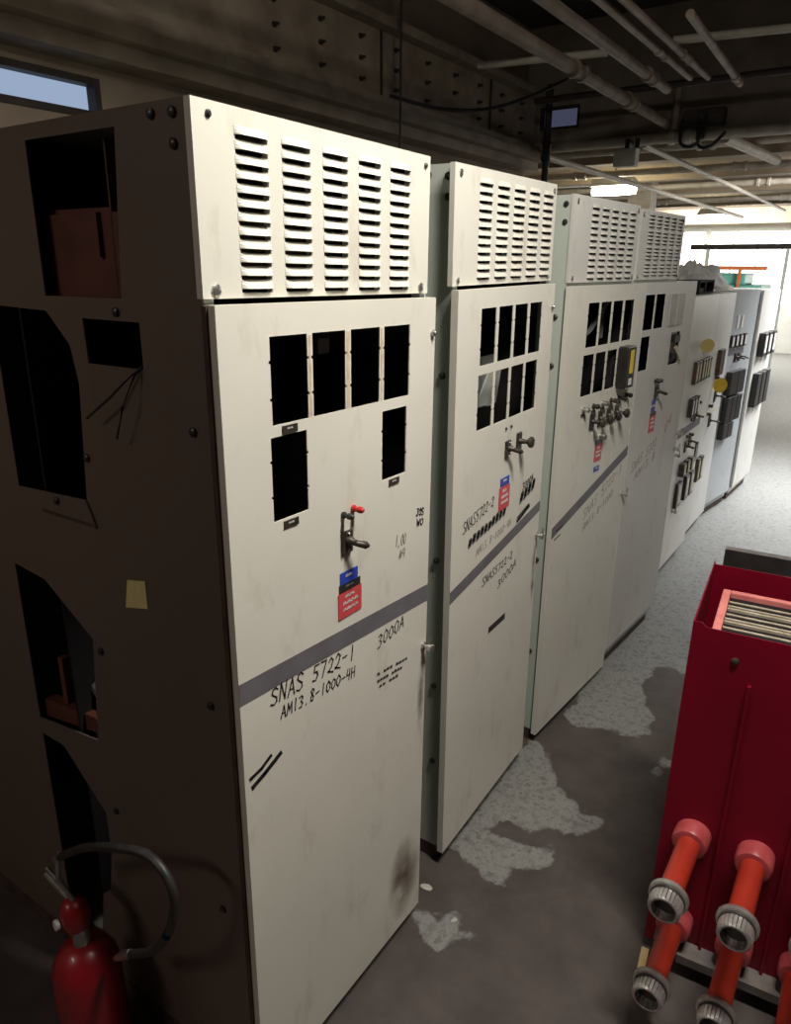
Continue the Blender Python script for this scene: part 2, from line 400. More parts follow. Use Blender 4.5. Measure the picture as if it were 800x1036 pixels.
handwriting(d1, [('SNAS 5722-1', .085, 1.143, .385, 1.120, .040, .0032), ('AM13.8-1000-4H', .115, 1.096, .385, 1.072, .028, .0028),
                 ('3000A', .478, 1.103, .605, 1.118, .034, .0027)], 'ink', 'large black marker handwriting')
handwriting(d1, [('J0S', .652, 1.420, .69, 1.414, .02, .003), ('WO', .655, 1.392, .69, 1.386, .018, .003)], 'ink')
handwriting(d1, [('~ ~~~ ~~~~', .478, 1.022, .625, 1.005, .011, .0010), ('~~~~ ~~~~', .478, 1.002, .60, .988, .011, .0010), ('~~ ~~~', .488, .982, .58, .972, .011, .0010)], 'ink')
handwriting(d1, [('1,00', .555, 1.362, .605, 1.357, .028, .0026), ('#4', .572, 1.325, .602, 1.322, .022, .0026)], 'faint', 'faded handwriting')
def stain_mat(name, col, dens):
    m = bpy.data.materials.new(name); m.use_nodes = True; n_ = m.node_tree.nodes; l_ = m.node_tree.links
    b = n_['Principled BSDF']; b.inputs['Base Color'].default_value = (*col, 1); b.inputs['Roughness'].default_value = .8
    tcx = n_.new('ShaderNodeTexCoord'); nz = n_.new('ShaderNodeTexNoise'); nz.inputs['Scale'].default_value = 11; nz.inputs['Detail'].default_value = 9
    l_.new(tcx.outputs['Object'], nz.inputs['Vector'])
    mp = n_.new('ShaderNodeMapping'); mp.inputs['Location'].default_value = (-1, -1, -1); mp.inputs['Scale'].default_value = (2, 2, 2)
    l_.new(tcx.outputs['Generated'], mp.inputs['Vector'])
    sx = n_.new('ShaderNodeSeparateXYZ'); l_.new(mp.outputs[0], sx.inputs[0]); cx = n_.new('ShaderNodeCombineXYZ')
    l_.new(sx.outputs[1], cx.inputs[1]); l_.new(sx.outputs[2], cx.inputs[2])
    ln = n_.new('ShaderNodeVectorMath'); ln.operation = 'LENGTH'; l_.new(cx.outputs[0], ln.inputs[0])
    fa_ = n_.new('ShaderNodeMapRange'); fa_.inputs[1].default_value = 1; fa_.inputs[2].default_value = 0; l_.new(ln.outputs['Value'], fa_.inputs[0])
    nr = n_.new('ShaderNodeMapRange'); nr.inputs[1].default_value = .25; nr.inputs[2].default_value = .75; l_.new(nz.outputs['Fac'], nr.inputs[0])
    mu = n_.new('ShaderNodeMath'); mu.operation = 'MULTIPLY'; l_.new(fa_.outputs[0], mu.inputs[0]); l_.new(nr.outputs[0], mu.inputs[1])
    m2 = n_.new('ShaderNodeMath'); m2.operation = 'MULTIPLY'; m2.use_clamp = True; l_.new(mu.outputs[0], m2.inputs[0]); m2.inputs[1].default_value = dens
    l_.new(m2.outputs[0], b.inputs['Alpha']); return m
M['grease'] = stain_mat('brown_grease', (.16, .11, .065), .75); M['smear'] = stain_mat('dark_smear', (.18, .14, .10), .7)
def stain(parent, y0, y1, z0, z1, m, x=.0003): MB().box(x, x + .0002, y0, y1, z0, z1).build('grease_stain', m, parent)
stain(d1, .54, .72, .07, .40, 'grease'); stain(d1, .68, .72, .70, 1.02, 'smear')
mb = MB(); ribbon(mb, [(.018, 1.002), (.05, 1.008), (.078, 1.022)], .009, .0006); ribbon(mb, [(.024, .978), (.06, .990), (.108, 1.010)], .012, .0006); mb.build('marker_slash', 'ink', d1)

# ================================================================== 2: second cabinet
c2 = thing('switchgear_cabinet', 'second switchgear cabinet from the camera, two rows of four black cutouts, scribbled-out writing', 'cabinet', (-.0334, .9314, 0), .0221, 'switchgear cabinets in the row')
c2.rotation_euler.x = .010
cabinet_shell(c2, .70, 2.29, 1.7, xf=-.03)
for x, z in ((-.05, 2.26), (-.05, 2.21), (-.11, 2.265)): screw(c2, x, 0, z, .010, (0, -1, 0), 'black', 'side_bolt', .006)
for x, z in ((-.055, 1.742), (-.06, 1.17), (-.06, .72), (-.06, .42)): screw(c2, x, 0, z, .010, (0, -1, 0), 'bronze', 'side_bolt', .008)
l2 = louver_panel(c2, -.02, .69, 1.986, 2.290, .122, .1145, .084, 2.252, 2.006, 12, 'door')
for y, z in ((.012, 2.268), (.665, 2.268), (.01, 2.0), (.655, 2.0)): screw(l2, -.02, y, z, .009)
st2 = [.127, .245, .361, .480]
d2 = door_plate(c2, -.02, .685, .06, 1.976, hole_row([.124, .243, .360, .478], .101, 1.758, 1.921) + hole_row([.119, .236, .352, .467], .101, 1.564, 1.731))
door_stripe(d2, -.02, 1.040, .685, 1.146, .042)
MB().plate([(.28, 1.60), (.43, 1.595), (.46, 1.70), (.38, 1.72), (.33, 1.66)], [], -.09, -.085, FX).build('inner_plate', 'inplate', c2)
MB().box(-.16, -.155, .40, .56, 1.56, 1.74).build('inner_bracket', 'inplate', c2)
MB().box(-.14, -.12, .11, .2, 1.55, 1.57).build('inner_bracket', 'inplate', c2)
MB().box(-.0845, -.083, .385, .405, 1.685, 1.70).build('inner_tag', 'yellow', c2)
for y in (.335, .374): screw(d2, 0, y, 1.532, .005, m='black')
pistol_switch(d2, .350, 1.460, .036, .06, .040); knob_switch(d2, .440, 1.470, .036, .06, .050)
placard(d2, .312, .38, 1.336, 1.364, 'blueplate', 1, 'blue placard')
placard(d2, .306, .388, 1.252, 1.333, 'redplate', 3, 'red placard with white lettering')
latch(d2, .668, 1.052); screw(d2, 0, .665, 1.90, .008, name='door_bolt', h=.012)
handwriting(d2, [('SNAS5722-2', .05, 1.25, .27, 1.285, .038, .0028)], 'ink', 'black marker handwriting')
handwriting(d2, [('xxxxxxxxxx', .09, 1.19, .37, 1.225, .032, .0028)], 'ink', 'line of writing scribbled out in black')
handwriting(d2, [('AM13.8-1000-4H', .15, 1.145, .42, 1.172, .026, .0022)], 'faint', 'faded handwriting')
handwriting(d2, [('3000A', .50, 1.275, .60, 1.290, .026, .003)], 'ink')
handwriting(d2, [('xxxx', .485, 1.225, .62, 1.255, .042, .0035)], 'ink', 'word scribbled out in black')
stain(d2, .645, .685, .75, 1.05, 'smear')
mb = MB(); ribbon(mb, [(.475, 1.168), (.53, 1.183), (.575, 1.196)], .013, .0006); ribbon(mb, [(.472, 1.180), (.57, 1.205)], .006, .0006); mb.build('marker_slash', 'ink', d2)
handwriting(d2, [('SNAS5722-2', .205, 1.012, .45, 1.035, .03, .0026), ('3000A', .33, .955, .49, .99, .03, .0026)], 'ink')
MB().box(.0003, .0009, .275, .412, .804, .828).build('scuff_mark', 'black', d2)

# ================================================================== 3 and 4: the pair standing together
A3 = -.065
def at34(ly): return (-.049 - math.sin(A3) * ly, 1.765 + math.cos(A3) * ly, 0)
c3 = thing('switchgear_cabinet', 'third switchgear cabinet from the camera, black relay box with yellow strip on its door', 'cabinet', at34(0), A3, 'switchgear cabinets in the row')
cabinet_shell(c3, .765, 1.972, 1.6, xf=-.03, top=(0, .655, 2.28))
for x, z in ((-.05, 2.25), (-.05, 2.19)): screw(c3, x, 0, z, .010, (0, -1, 0), 'black', 'side_bolt', .006)
for x, z in ((-.06, 1.86), (-.06, 1.68), (-.06, .88), (-.06, .45)): screw(c3, x, 0, z, .010, (0, -1, 0), 'bronze', 'side_bolt', .008)
l3 = louver_panel(c3, 0, .645, 1.982, 2.282, .158, .0945, .066, 2.246, 1.998, 12, 'doorg')
for y, z in ((.03, 2.26), (.62, 2.26), (.03, 1.998), (.62, 1.998)): screw(l3, -.02, y, z, .009)
d3 = door_plate(c3, -.01, .755, .045, 1.970, hole_row([.158, .280, .404, .528], .107, 1.737, 1.906) + hole_row([.150, .271, .391, .508], .105, 1.545, 1.708), 'door')
door_stripe(d3, -.01, .985, .755, 1.19, .048)
rl = relay(d3, .515, .612, 1.535, 1.715, .042, 'black')
MB().box(.042, .044, .548, .585, 1.60, 1.70).build('yellow_strip', 'yellow', rl)
MB().box(.042, .044, .55, .582, 1.55, 1.578).build('white_tag', 'white', rl)
MB().plate([(.36, 1.76), (.42, 1.78), (.60, 1.90), (.56, 1.91)], [], -.10, -.09, FX).box(-.12, -.115, .55, .60, 1.74, 1.9).build('inner_bracket', 'inplate', c3)
for y, m in ((.19, 'steel'), (.29, 'bronze'), (.385, 'steel'), (.475, 'bronze'), (.565, 'black'), (.655, 'black')):
    pilot(d3, y, 1.49, m, r=.011)
    MB().box(0, .004, y - .016, y + .016, 1.462, 1.474).build('lamp_nameplate', 'bronze', d3)
for y in (.285, .37, .46, .55): knob_switch(d3, y, 1.427, .04, .07, .055, 0, 'bronze', .02)
pilot(d3, .40, 1.345, 'steel', r=.014)
placard(d3, .352, .43, 1.312, 1.332, 'black', 0, 'black placard')
placard(d3, .352, .425, 1.236, 1.310, 'redplate', 3, 'red placard with white lettering')
placard(d3, .362, .415, 1.190, 1.212, 'blueplate', 1, 'small blue placard')
latch(d3, .742, 1.0)
handwriting(d3, [('SNAS 5722-3', .29, .985, .70, 1.12, .045, .003), ('AM13.8-1000', .30, .93, .62, 1.02, .035, .003)], 'faint', 'faded handwriting')
mb = MB(); ribbon(mb, [(.02, .975), (.07, .985)], .005, .0006); ribbon(mb, [(.03, 1.01), (.085, 1.02)], .005, .0006); mb.build('marker_slash', 'ink', d3)
c4 = thing('switchgear_cabinet', 'fourth switchgear cabinet from the camera, finely louvered top, grey blanking plates and sagging yellow tag', 'cabinet', at34(.77), A3, 'switchgear cabinets in the row')
cabinet_shell(c4, .74, 1.972, 1.6, xf=-.03, top=(-.108, .48, 2.272))
l4 = louver_panel(c4, -.10, .475, 1.985, 2.272, -.01, .0965, .07, 2.243, 2.014, 16, 'doorg', d=.009, groups=4)
for y, z in ((-.08, 2.25), (.45, 2.25), (-.08, 2.0), (.45, 2.0)): screw(l4, -.02, y, z, .009)
d4 = door_plate(c4, -.008, .735, .13, 1.972, hole_row([.0, .142], .125, 1.765, 1.92) + [notched(.0, .115, 1.58, 1.735), notched(.42, .56, 1.57, 1.73)], 'doorg')
for a in (.335, .45):
    MB().box(0, .006, a, a + .1, 1.765, 1.917).build('blanking_plate', 'boxgrey', d4, bevel=.002)
rl = relay(d4, .425, .555, 1.575, 1.725, -.01, 'brown')
MB().box(-.01, .012, .45, .53, 1.68, 1.715).build('terminal_strip', 'black', rl)
MB().box(-.01, .01, .455, .50, 1.60, 1.63).build('terminal_strip', 'black', rl)
MB().plate([(.44, 1.655), (.475, 1.665), (.60, 1.59), (.575, 1.575)], [], .012, .016, FX).build('hanging_tag', 'ivory', d4)
for y in (.255, .285): pilot(d4, y, 1.51, 'black', r=.010)
pistol_switch(d4, .29, 1.452, .05, .07, .045)
for z in (1.402, 1.367): placard(d4, .25, .30, z - .012, z + .012, 'blueplate', 0, 'small dark blue placard')
placard(d4, .245, .325, 1.335, 1.352, 'black', 0, 'black placard')
placard(d4, .245, .322, 1.25, 1.333, 'redplate', 3, 'red placard with white lettering')
for z in (1.17, 1.08): latch(d4, .72, z)
handwriting(d4, [('SNAS 5722', .06, 1.08, .40, 1.16, .05, .003), ('AM13.8', .12, 1.03, .40, 1.09, .045, .003), ('O4', .50, 1.20, .60, 1.26, .06, .003)], 'faint', 'faded handwriting')

# ================================================================== 5..8: farther cabinets without louver tops
def low_cabinet(label, loc, rz, w, H, m, zb=.07):
    t = thing('relay_cabinet', label, 'cabinet', loc, rz, 'low relay cabinets at the far end')
    cabinet_shell(t, w, H, 1.3, xf=-.03, m=m)
    return t
c5 = low_cabinet('cream low relay cabinet beside the fourth switchgear cabinet, faded yellow round tag above its relays', (-.09, 3.9, 0), 0, .70, 1.875, 'body')
d5 = door_plate(c5, 0, .70, .08, 1.872, [], 'door')
for i, (a, b) in enumerate(((.245, .315), (.335, .41), (.455, .525), (.545, .605), (.63, .70), (.715, .775))):
    relay(d5, a * .86, b * .86, 1.315, 1.46, .022, 'brown' if i % 2 == 0 else 'black', 'ivory')
for a in (.20, .275, .35):
    relay(d5, a, a + .05, 1.10, 1.225, .03, 'bronze', 'white')
placard(d5, .42, .52, 1.49, 1.56, 'ivory', 0)
for y, z in ((.37, 1.09), (.45, 1.075), (.28, .89), (.39, .905)): pistol_switch(d5, y, z, .055, .08, .055)
for y in (.40, .47): pilot(d5, y, 1.165, 'black', r=.012)
for y in (.28, .36): pilot(d5, y, .96, 'bronze', r=.012)
door_stripe(d5, .02, .985, .64, .985, .055)
MB().box(-.01, .008, .61, .675, .71, .85).build('cutout_block', 'black', d5)  # black block set in for the dark of a door cutout
for a in (.18, .29, .40): relay(d5, a, a + .07, .70, .79, .035, 'bronze', 'ivory')
for a, b in ((.15, .27), (.38, .48), (.52, .62)): relay(d5, a, b, .48, .655, .022, 'black', 'ivory')
MB().lathe([(.045, 0), (.045, .002)], (.036, .36, 1.555), (.6, -.8, .05), 18).build('round_tag', mat('faded_yellow_sticker', (.60, .47, .16), .7), d5)['label'] = 'faded yellow round tag'
for z in (.88, .46): latch(d5, .03 if z > .8 else .15, z)
c6 = low_cabinet('narrow pale relay cabinet with bright yellow round tag, behind the cream low one', (-.12, 4.615, 0), 0, .77, 1.865, 'body')
d6 = door_plate(c6, 0, .77, .09, 1.862, [], 'doorg')
MB().lathe([(.055, 0), (.055, .002)], (.045, .40, 1.20), (.6, -.8, .05), 18).build('round_tag', 'yellow', d6)['label'] = 'bright yellow round tag'
for y, z in ((.50, 1.10), (.42, .92)): pistol_switch(d6, y, z, .07, .09, .09)
for y, z in ((.33, 1.05), (.42, 1.25), (.55, 1.18), (.3, .99)): pilot(d6, y, z, 'steel' if y > .5 else 'black', r=.014)
for a in (.38, .46): relay(d6, a, a + .06, 1.27, 1.46, .03, 'brown')
MB().box(0, .004, .2, .66, .985, .997).build('trim_bead', 'ivory', d6)
for a in (.12, .22): relay(d6, a, a + .07, .50, .68, .03, 'bronze', 'ivory')
c7 = low_cabinet('bluish grey relay cabinet with big black relays, beyond the yellow tags', (-.14, 5.42, 0), -.137, .63, 1.87, 'doorb')
d7 = door_plate(c7, 0, .63, .12, 1.868, [], 'doorb')
for a in (.04, .14, .24, .34): relay(d7, a, a + .07, 1.43, 1.53, .02, 'black', 'white')
for a in (.15, .25): MB().box(0, .006, a, a + .04, 1.58, 1.68).build('paper_tag', 'white', d7)
placard(d7, .02, .42, 1.37, 1.415, 'stripe')
for y in (.24, .33): pistol_switch(d7, y, 1.345, .06, .07, .08)
for a in (.09, .265): relay(d7, a, a + .17, 1.05, 1.24, .045, 'black')
for a in (.09, .21, .33): relay(d7, a, a + .11, .82, 1.03, .045, 'black')
for a in (.09, .21): relay(d7, a, a + .11, .68, .81, .045, 'black')
c8 = low_cabinet('brightly lit last cabinet in the row, next to the bluish grey one', (-.04, 6.15, 0), -.05, .7, 1.86, 'doorg')
d8 = door_plate(c8, 0, .7, .12, 1.858, [], 'doorg')
for a in (.1, .28, .46): relay(d8, a, a + .14, .85, 1.15, .05, 'black')
for a in (.1, .28, .46): relay(d8, a, a + .14, 1.3, 1.5, .05, 'black', 'white')

tb = thing('terminal_box', 'small black open box lying on top of the cream low relay cabinet', 'box', (-.29, 4.06, 1.877))
MB().plate(rect(0, .42, 0, .085), [rect(.02, .16, .012, .073), rect(.19, .40, .012, .073)], .172, .18, FX).box(.0, .172, 0, .006, 0, .085).box(0, .172, .414, .42, 0, .085).box(0, .172, .006, .414, .079, .085).box(0, .172, .006, .414, 0, .006).build('housing', 'inner', tb)
MB().box(.03, .14, .05, .36, .006, .035).build('terminal_block', 'darksteel', tb)
# crumpled clear plastic on the cabinets
mb = MB(); n = 26; gr = []
for i in range(n + 1):
    row = []
    for j in range(n + 1):
        u, v = i / n, j / n
        edge = min(u, 1 - u, v, 1 - v)
        z = .012 + min(edge * 5, 1) * (.10 + .09 * math.sin(9 * u + 3 * math.sin(5 * v)) * math.cos(7 * v + u * 4) + random.uniform(-.025, .025))
        row.append(mb.bm.verts.new((-.85 + .70 * u, 4.55 + .85 * v, max(z, .008))))
    gr.append(row)
for i in range(n):
    for j in range(n): mb.bm.faces.new((gr[i][j], gr[i + 1][j], gr[i + 1][j + 1], gr[i][j + 1]))
ps = mb.build('plastic_sheet', 'plastic'); ps.location = (0, 0, 1.878)
tag(ps, 'crumpled clear plastic sheet on top of the low cabinets', 'plastic sheet')
s = ps.modifiers.new('s', 'SOLIDIFY'); s.thickness = .002

# paper note on the near side
nt = MB().plate([(0, 0), (.078, .018), (.078, .083), (.016, .070)], [], 0, .0012, FY).build('paper_note', 'palenote')
nt.location = (-.345, -.0092, 1.314); nt.rotation_euler.x = -.011; tag(nt, 'pale yellow paper note stuck on the dark side of the nearest cabinet', 'note')

# ================================================================== red circuit breaker
rb = thing('circuit_breaker', 'red circuit breaker with open top and protruding insulated bushings standing on the floor', 'circuit breaker', (.655, 1.0, 0), .09)
W, D, HB = .47, .47, 1.137
b = MB()
b.plate([(0, .04), (W, .04), (W, HB), (.035, HB), (.022, HB + .012), (0, HB + .012)], [], 0, .004, FY)
b.box(0, .004, .004, D, .04, HB + .012).box(W - .004, W, .004, D, .04, HB).box(.004, W - .004, D - .004, D, .04, HB + .004)
b.build('barrier_box', 'redmetal', rb)
b = MB()
for x in (.158, .325): b.box(x - .004, x + .004, -.012, 0, .05, 1.0)
b.build('phase_rib', 'redmetal', rb)
screw(rb, .115, 0, 1.06, .010, (0, -1, 0), 'bronze', 'bolt', .007)
ch = MB()
ch.box(.046, .068, .01, D - .16, .30, HB - .008).box(W - .06, W - .035, .01, D - .16, .30, HB - .008).box(.068, W - .06, D - .18, D - .16, .30, HB - .008)
cf = ch.build('chute_frame', 'pinkframe', rb, bevel=.003)
k = 0; y = .012
while y < D - .20:
    MB().box(.069, W - .061, y, y + .008, HB - .085, HB - .017 - .0025 * (k % 3)).build('chute_fin', 'fin', cf); y += (.024, .036, .029)[k % 3]; k += 1
MB().box(.069, W - .061, .011, D - .181, HB - .12, HB - .0245).build('gap_shade', 'inner', cf)  # near-black slab set high as the shade between the fins
def bushing(x, z, L):
    ax = Vector((-.09, -1, 0)).normalized(); px = Vector((-ax.y, ax.x, 0)); o3 = Vector((x, 0, z)); k = .82
    S = lambda prof: [(r * k, h) for r, h in prof]
    MB().lathe(S([(.060, -.006), (.060, .045), (.054, .055), (.042, .057)]), o3, ax, 28).build('bushing_collar', 'pinkcoll', rb, True)
    MB().lathe(S([(.038, .05), (.038, L)]), o3, ax, 24).build('bushing_tube', 'redtube', rb, True)
    o = MB().lathe(S([(.038, L - .012), (.058, L - .012), (.062, L - .008), (.062, L + .003), (.057, L + .006), (.044, L + .006)]), o3, ax, 30).build('contact_ring', 'silver', rb, True)
    MB().lathe(S([(.054, L + .006), (.054, L + .014), (.046, L + .014)]), o3, ax, 24).build('garter_spring', 'darksteel', o, True)
    f = MB(); n = 26
    for i in range(n):
        a = 2 * PI * i / n; rad = px * math.cos(a) + Vector((0, 0, math.sin(a))); tan = Vector((0, 0, math.cos(a))) - px * math.sin(a)
        ring = []
        for (r, h) in ((.049, L + .004), (.052, L + .02), (.050, L + .045), (.044, L + .05)):
            for dw in (-.0048, .0048):
                for dr in (0, -.006):
                    ring.append(f.bm.verts.new(o3 + ax * h + rad * (r + dr) * k + tan * dw * k))
        for j in range(3):
            q = ring[j * 4:j * 4 + 8]
            for ix in ((0, 2, 6, 4), (1, 5, 7, 3), (0, 4, 5, 1), (2, 3, 7, 6)): f.bm.faces.new([q[i2] for i2 in ix])
        f.bm.faces.new([ring[0], ring[1], ring[3], ring[2]]); f.bm.faces.new([ring[12], ring[14], ring[15], ring[13]])
    f.build('contact_fingers', 'silver', o)
    MB().lathe(S([(.034, L), (.034, L + .008), (.012, L + .010)]), o3, ax, 20).build('contact_core', 'inner', o, True)
for i, x in enumerate((.087, .252, .417)):
    bushing(x, .482, .272); bushing(x - .006, .162, .268)
MB().box(.02, W - .02, .02, D - .02, .045, .09).box(.03, .08, -.05, .04, .05, .10).box(.10, W - .03, -.06, -.0, .055, .085).build('truck_frame', 'greyframe', rb)
for x in (.05, W - .05):
    for y in (.06, D - .06):
        MB().lathe([(.022, -.012), (.028, -.010), (.028, .010), (.022, .012)], (x, y, .028), (1, 0, 0), 18).build('wheel', 'darksteel', rb, True)
ts = MB().box(0, .022, 0, .14, 0, .012).build('wooden_strip', mat('yellow_wood', (.62, .47, .22), .7)); ts.location = (.672, .845, .001); ts.rotation_euler = (0, 0, .12)
tag(ts, 'short yellowish wooden strip on the floor under the lower red bushing', 'strip')

# dark steel panel on the floor behind it
ep = thing('steel_panel', 'dark brown flanged steel panel standing behind the red circuit breaker', 'panel', (.485, 2.57, 0), .08)
MB().box(0, .62, 0, .006, .02, .80).build('panel_sheet', 'darksteel', ep)
MB().box(0, .62, .006, .05, .794, .80).box(0, .006, .006, .05, .02, .794).box(.614, .62, .006, .05, .02, .794).build('panel_flange', mat('bare_flange_steel', (.34, .31, .29), .5), ep)
MB().box(0, .05, -.14, .18, 0, .02).box(.57, .62, -.14, .18, 0, .02).build('foot_bar', 'darksteel', ep)

# ================================================================== fire extinguisher
fe = thing('fire_extinguisher', 'red fire extinguisher with looped black hose beside the nearest cabinet', 'fire extinguisher', (-.488, -.16, 0))
MB().lathe([(.072, 0), (.082, .006), (.085, .03), (.085, .29), (.080, .32), (.064, .352), (.042, .372), (.024, .38)], (0, 0, 0), (0, 0, 1), 32).build('cylinder', 'extred', fe, True)
MB().lathe([(.022, .375), (.022, .40), (.018, .405), (.018, .445)], (0, 0, 0), (0, 0, 1), 18).build('neck', 'steel', fe, True)
MB().lathe([(.028, -.035), (.036, -.01), (.034, .025), (.022, .045), (.008, .052)], (-.012, 0, .46), (-.2, 0, 1), 18).build('valve_cap', 'extred', fe, True)
MB().lathe([(.013, 0), (.013, .010)], (-.03, -.036, .452), (-.2, -1, .1), 14).build('pressure_gauge', 'white', fe, True)
MB().tube([(-.02, 0, .50), (-.07, 0, .515), (-.125, 0, .53)], [.006, .008, .007]).build('carry_handle', 'steel', fe, True)
MB().tube([(-.01, 0, .512), (-.06, 0, .535), (-.115, 0, .555)], [.006, .007, .006]).build('squeeze_lever', 'steel', fe, True)
MB().lathe([(.012, 0), (.012, .03)], (-.055, 0, .62), (.6, 0, .5), 12).build('hose_coupling', 'steel', fe, True)
MB().tube([(-.01, 0, .51), (-.045, -.01, .57), (-.05, 0, .62)], .006).build('outlet_pipe', 'steel', fe, True)
pts = [(-.045, 0, .628), (.02, 0, .68), (.108, 0, .744), (.231, 0, .808), (.32, .01, .83), (.381, .01, .806), (.396, .01, .734), (.354, .01, .622), (.289, .01, .533), (.226, .01, .481), (.19, .01, .455)]
def smooth(p, n=6):
    out = []; P = [Vector(q) for q in p]
    for i in range(len(P) - 1):
        a, b, c, d = P[max(i - 1, 0)], P[i], P[i + 1], P[min(i + 2, len(P) - 1)]
        for k in range(n):
            t = k / n
            out.append(.5 * ((2 * b) + (c - a) * t + (2 * a - 5 * b + 4 * c - d) * t * t + (3 * b - a - 3 * c + d) * t ** 3))
    return out + [P[-1]]
MB().tube(smooth(pts), .0105, 10).build('hose', 'rubber', fe, True)
MB().tube([(.20, .01, .463), (.165, .01, .435), (.13, .01, .40)], [.011, .012, .008]).build('nozzle', 'steel', fe, True)

# ================================================================== floor with worn paint
def W2(pts): return pts
patches = [
 # projected outlines of bare concrete, floor metres
 ]
PX = [[[-0.03, 3.15], [0.08, 2.789], [0.15, 2.72], [0.212, 2.763], [0.288, 2.778], [0.358, 2.751], [0.403, 2.858], [0.378, 3.531], [0.483, 4.028], [0.178, 5.919], [-0.205, 4.942]], [[-0.101, 1.667], [-0.051, 1.772], [0.05, 1.671], [0.175, 1.542], [0.271, 1.468], [0.351, 1.496], [0.348, 1.39], [0.305, 1.336], [0.205, 1.304], [0.175, 1.259], [0.077, 1.254], [0.028, 1.215], [0.013, 1.159], [0.132, 1.172], [0.267, 1.213], [0.292, 1.172], [0.239, 1.08], [0.18, 1.039], [0.166, 0.955], [0.073, 0.966], [-0.066, 1.007], [-0.111, 1.024]], [[-0.019, 0.688], [0.03, 0.711], [0.077, 0.71], [0.089, 0.781], [0.144, 0.752], [0.203, 0.712], [0.128, 0.625], [0.013, 0.663]], [[-0.022, 2.035], [-0.033, 2.392], [-0.088, 2.869], [-0.01, 3.225], [-0.024, 3.626], [0.063, 3.686], [0.327, 2.811], [0.238, 2.75], [0.199, 2.554], [0.287, 2.351], [0.358, 2.201], [0.335, 2.057], [0.205, 2.058], [0.055, 1.991]], [[0.439, 1.877], [0.474, 1.998], [0.503, 1.953], [0.464, 1.847]]]
patches = [[tuple(p) for p in poly] for poly in PX]
def sdf(x, y, poly):
    ins = False; dm = 9
    n = len(poly)
    for i in range(n):
        (x1, y1), (x2, y2) = poly[i], poly[(i + 1) % n]
        if (y1 > y) != (y2 > y) and x < (x2 - x1) * (y - y1) / (y2 - y1) + x1: ins = not ins
        dx, dy = x2 - x1, y2 - y1; L = dx * dx + dy * dy
        t = max(0, min(1, ((x - x1) * dx + (y - y1) * dy) / L)) if L else 0
        dm = min(dm, math.hypot(x - x1 - t * dx, y - y1 - t * dy))
    return dm if ins else -dm
xs = [-9, -5, -3, -2, -1, -.4] + [-.2 + .03 * i for i in range(57)] + [1.8, 2.5, 4, 7]
ys = [-5, -3, -1, 0] + [.3 + .03 * i for i in range(120)] + [4 + .15 * i for i in range(26)] + [9, 12, 16, 20]
me = bpy.data.meshes.new('floor'); nx, ny = len(xs), len(ys)
me.from_pydata([(x, y, 0) for y in ys for x in xs], [], [(j * nx + i, j * nx + i + 1, (j + 1) * nx + i + 1, (j + 1) * nx + i) for j in range(ny - 1) for i in range(nx - 1)])
at = me.attributes.new('wear', 'FLOAT', 'POINT')
vals = []
for y in ys:
    for x in xs:
        if -.25 < x < 1.6 and .2 < y < 4.2:
            s = max(sdf(x, y, p) for p in patches)
        else: s = -.3
        if y > 3.3: s = max(s, min((y - 3.3) * .12, .10))
        vals.append(max(-.3, min(.3, s)))
at.data.foreach_set('value', vals)
fl = bpy.data.objects.new('floor', me); C.objects.link(fl); struct(fl)
fm = bpy.data.materials.new('worn_painted_floor'); fm.use_nodes = True; nt_ = fm.node_tree; nd = nt_.nodes; lk = nt_.links
bs = nd['Principled BSDF']
tc = nd.new('ShaderNodeTexCoord'); aw = nd.new('ShaderNodeAttribute'); aw.attribute_name = 'wear'
def noise(sc, det=8, ro=.6):
    n = nd.new('ShaderNodeTexNoise'); n.inputs['Scale'].default_value = sc; n.inputs['Detail'].default_value = det; n.inputs['Roughness'].default_value = ro
    lk.new(tc.outputs['Object'], n.inputs['Vector']); return n.outputs['Fac']
def math_(op, a, b):
    n = nd.new('ShaderNodeMath'); n.operation = op
    for i, v in enumerate((a, b)):
        if isinstance(v, (int, float)): n.inputs[i].default_value = v
        else: lk.new(v, n.inputs[i])
    return n.outputs[0]
def ramp(f, stops):
    r = nd.new('ShaderNodeValToRGB'); e = r.color_ramp.elements
    while len(e) < len(stops): e.new(.5)
    for el, (p, c) in zip(e, stops): el.position = p; el.color = (*c, 1)
    lk.new(f, r.inputs['Fac']); return r.outputs['Color']
edge = math_('ADD', aw.outputs['Fac'], math_('MULTIPLY', math_('SUBTRACT', noise(9), .5), .16))
mask = ramp(math_('ADD', math_('MULTIPLY', edge, 14), .5), [(.40, (0, 0, 0)), (.60, (1, 1, 1))])
paint = ramp(noise(7), [(.3, (.060, .048, .045)), (.55, (.082, .067, .062)), (.75, (.105, .085, .076))])
conc = ramp(noise(22, 10, .7), [(.30, (.085, .08, .075)), (.43, (.18, .176, .166)), (.54, (.25, .246, .235)), (.61, (.12, .114, .106)), (.72, (.29, .285, .27))])
mx = nd.new('ShaderNodeMixRGB'); lk.new(mask, mx.inputs[0]); lk.new(paint, mx.inputs[1]); lk.new(conc, mx.inputs[2])
# reddish rust dust near the cabinets
lk.new(mx.outputs[0], bs.inputs['Base Color'])
bs.inputs['Roughness'].default_value = .55; bs.inputs['Specular IOR Level'].default_value = .35
bp = nd.new('ShaderNodeBump'); bp.inputs['Strength'].default_value = .25; bp.inputs['Distance'].default_value = .006
lk.new(math_('SUBTRACT', noise(30), mask), bp.inputs['Height']); lk.new(bp.outputs[0], bs.inputs['Normal'])
me.materials.append(fm)

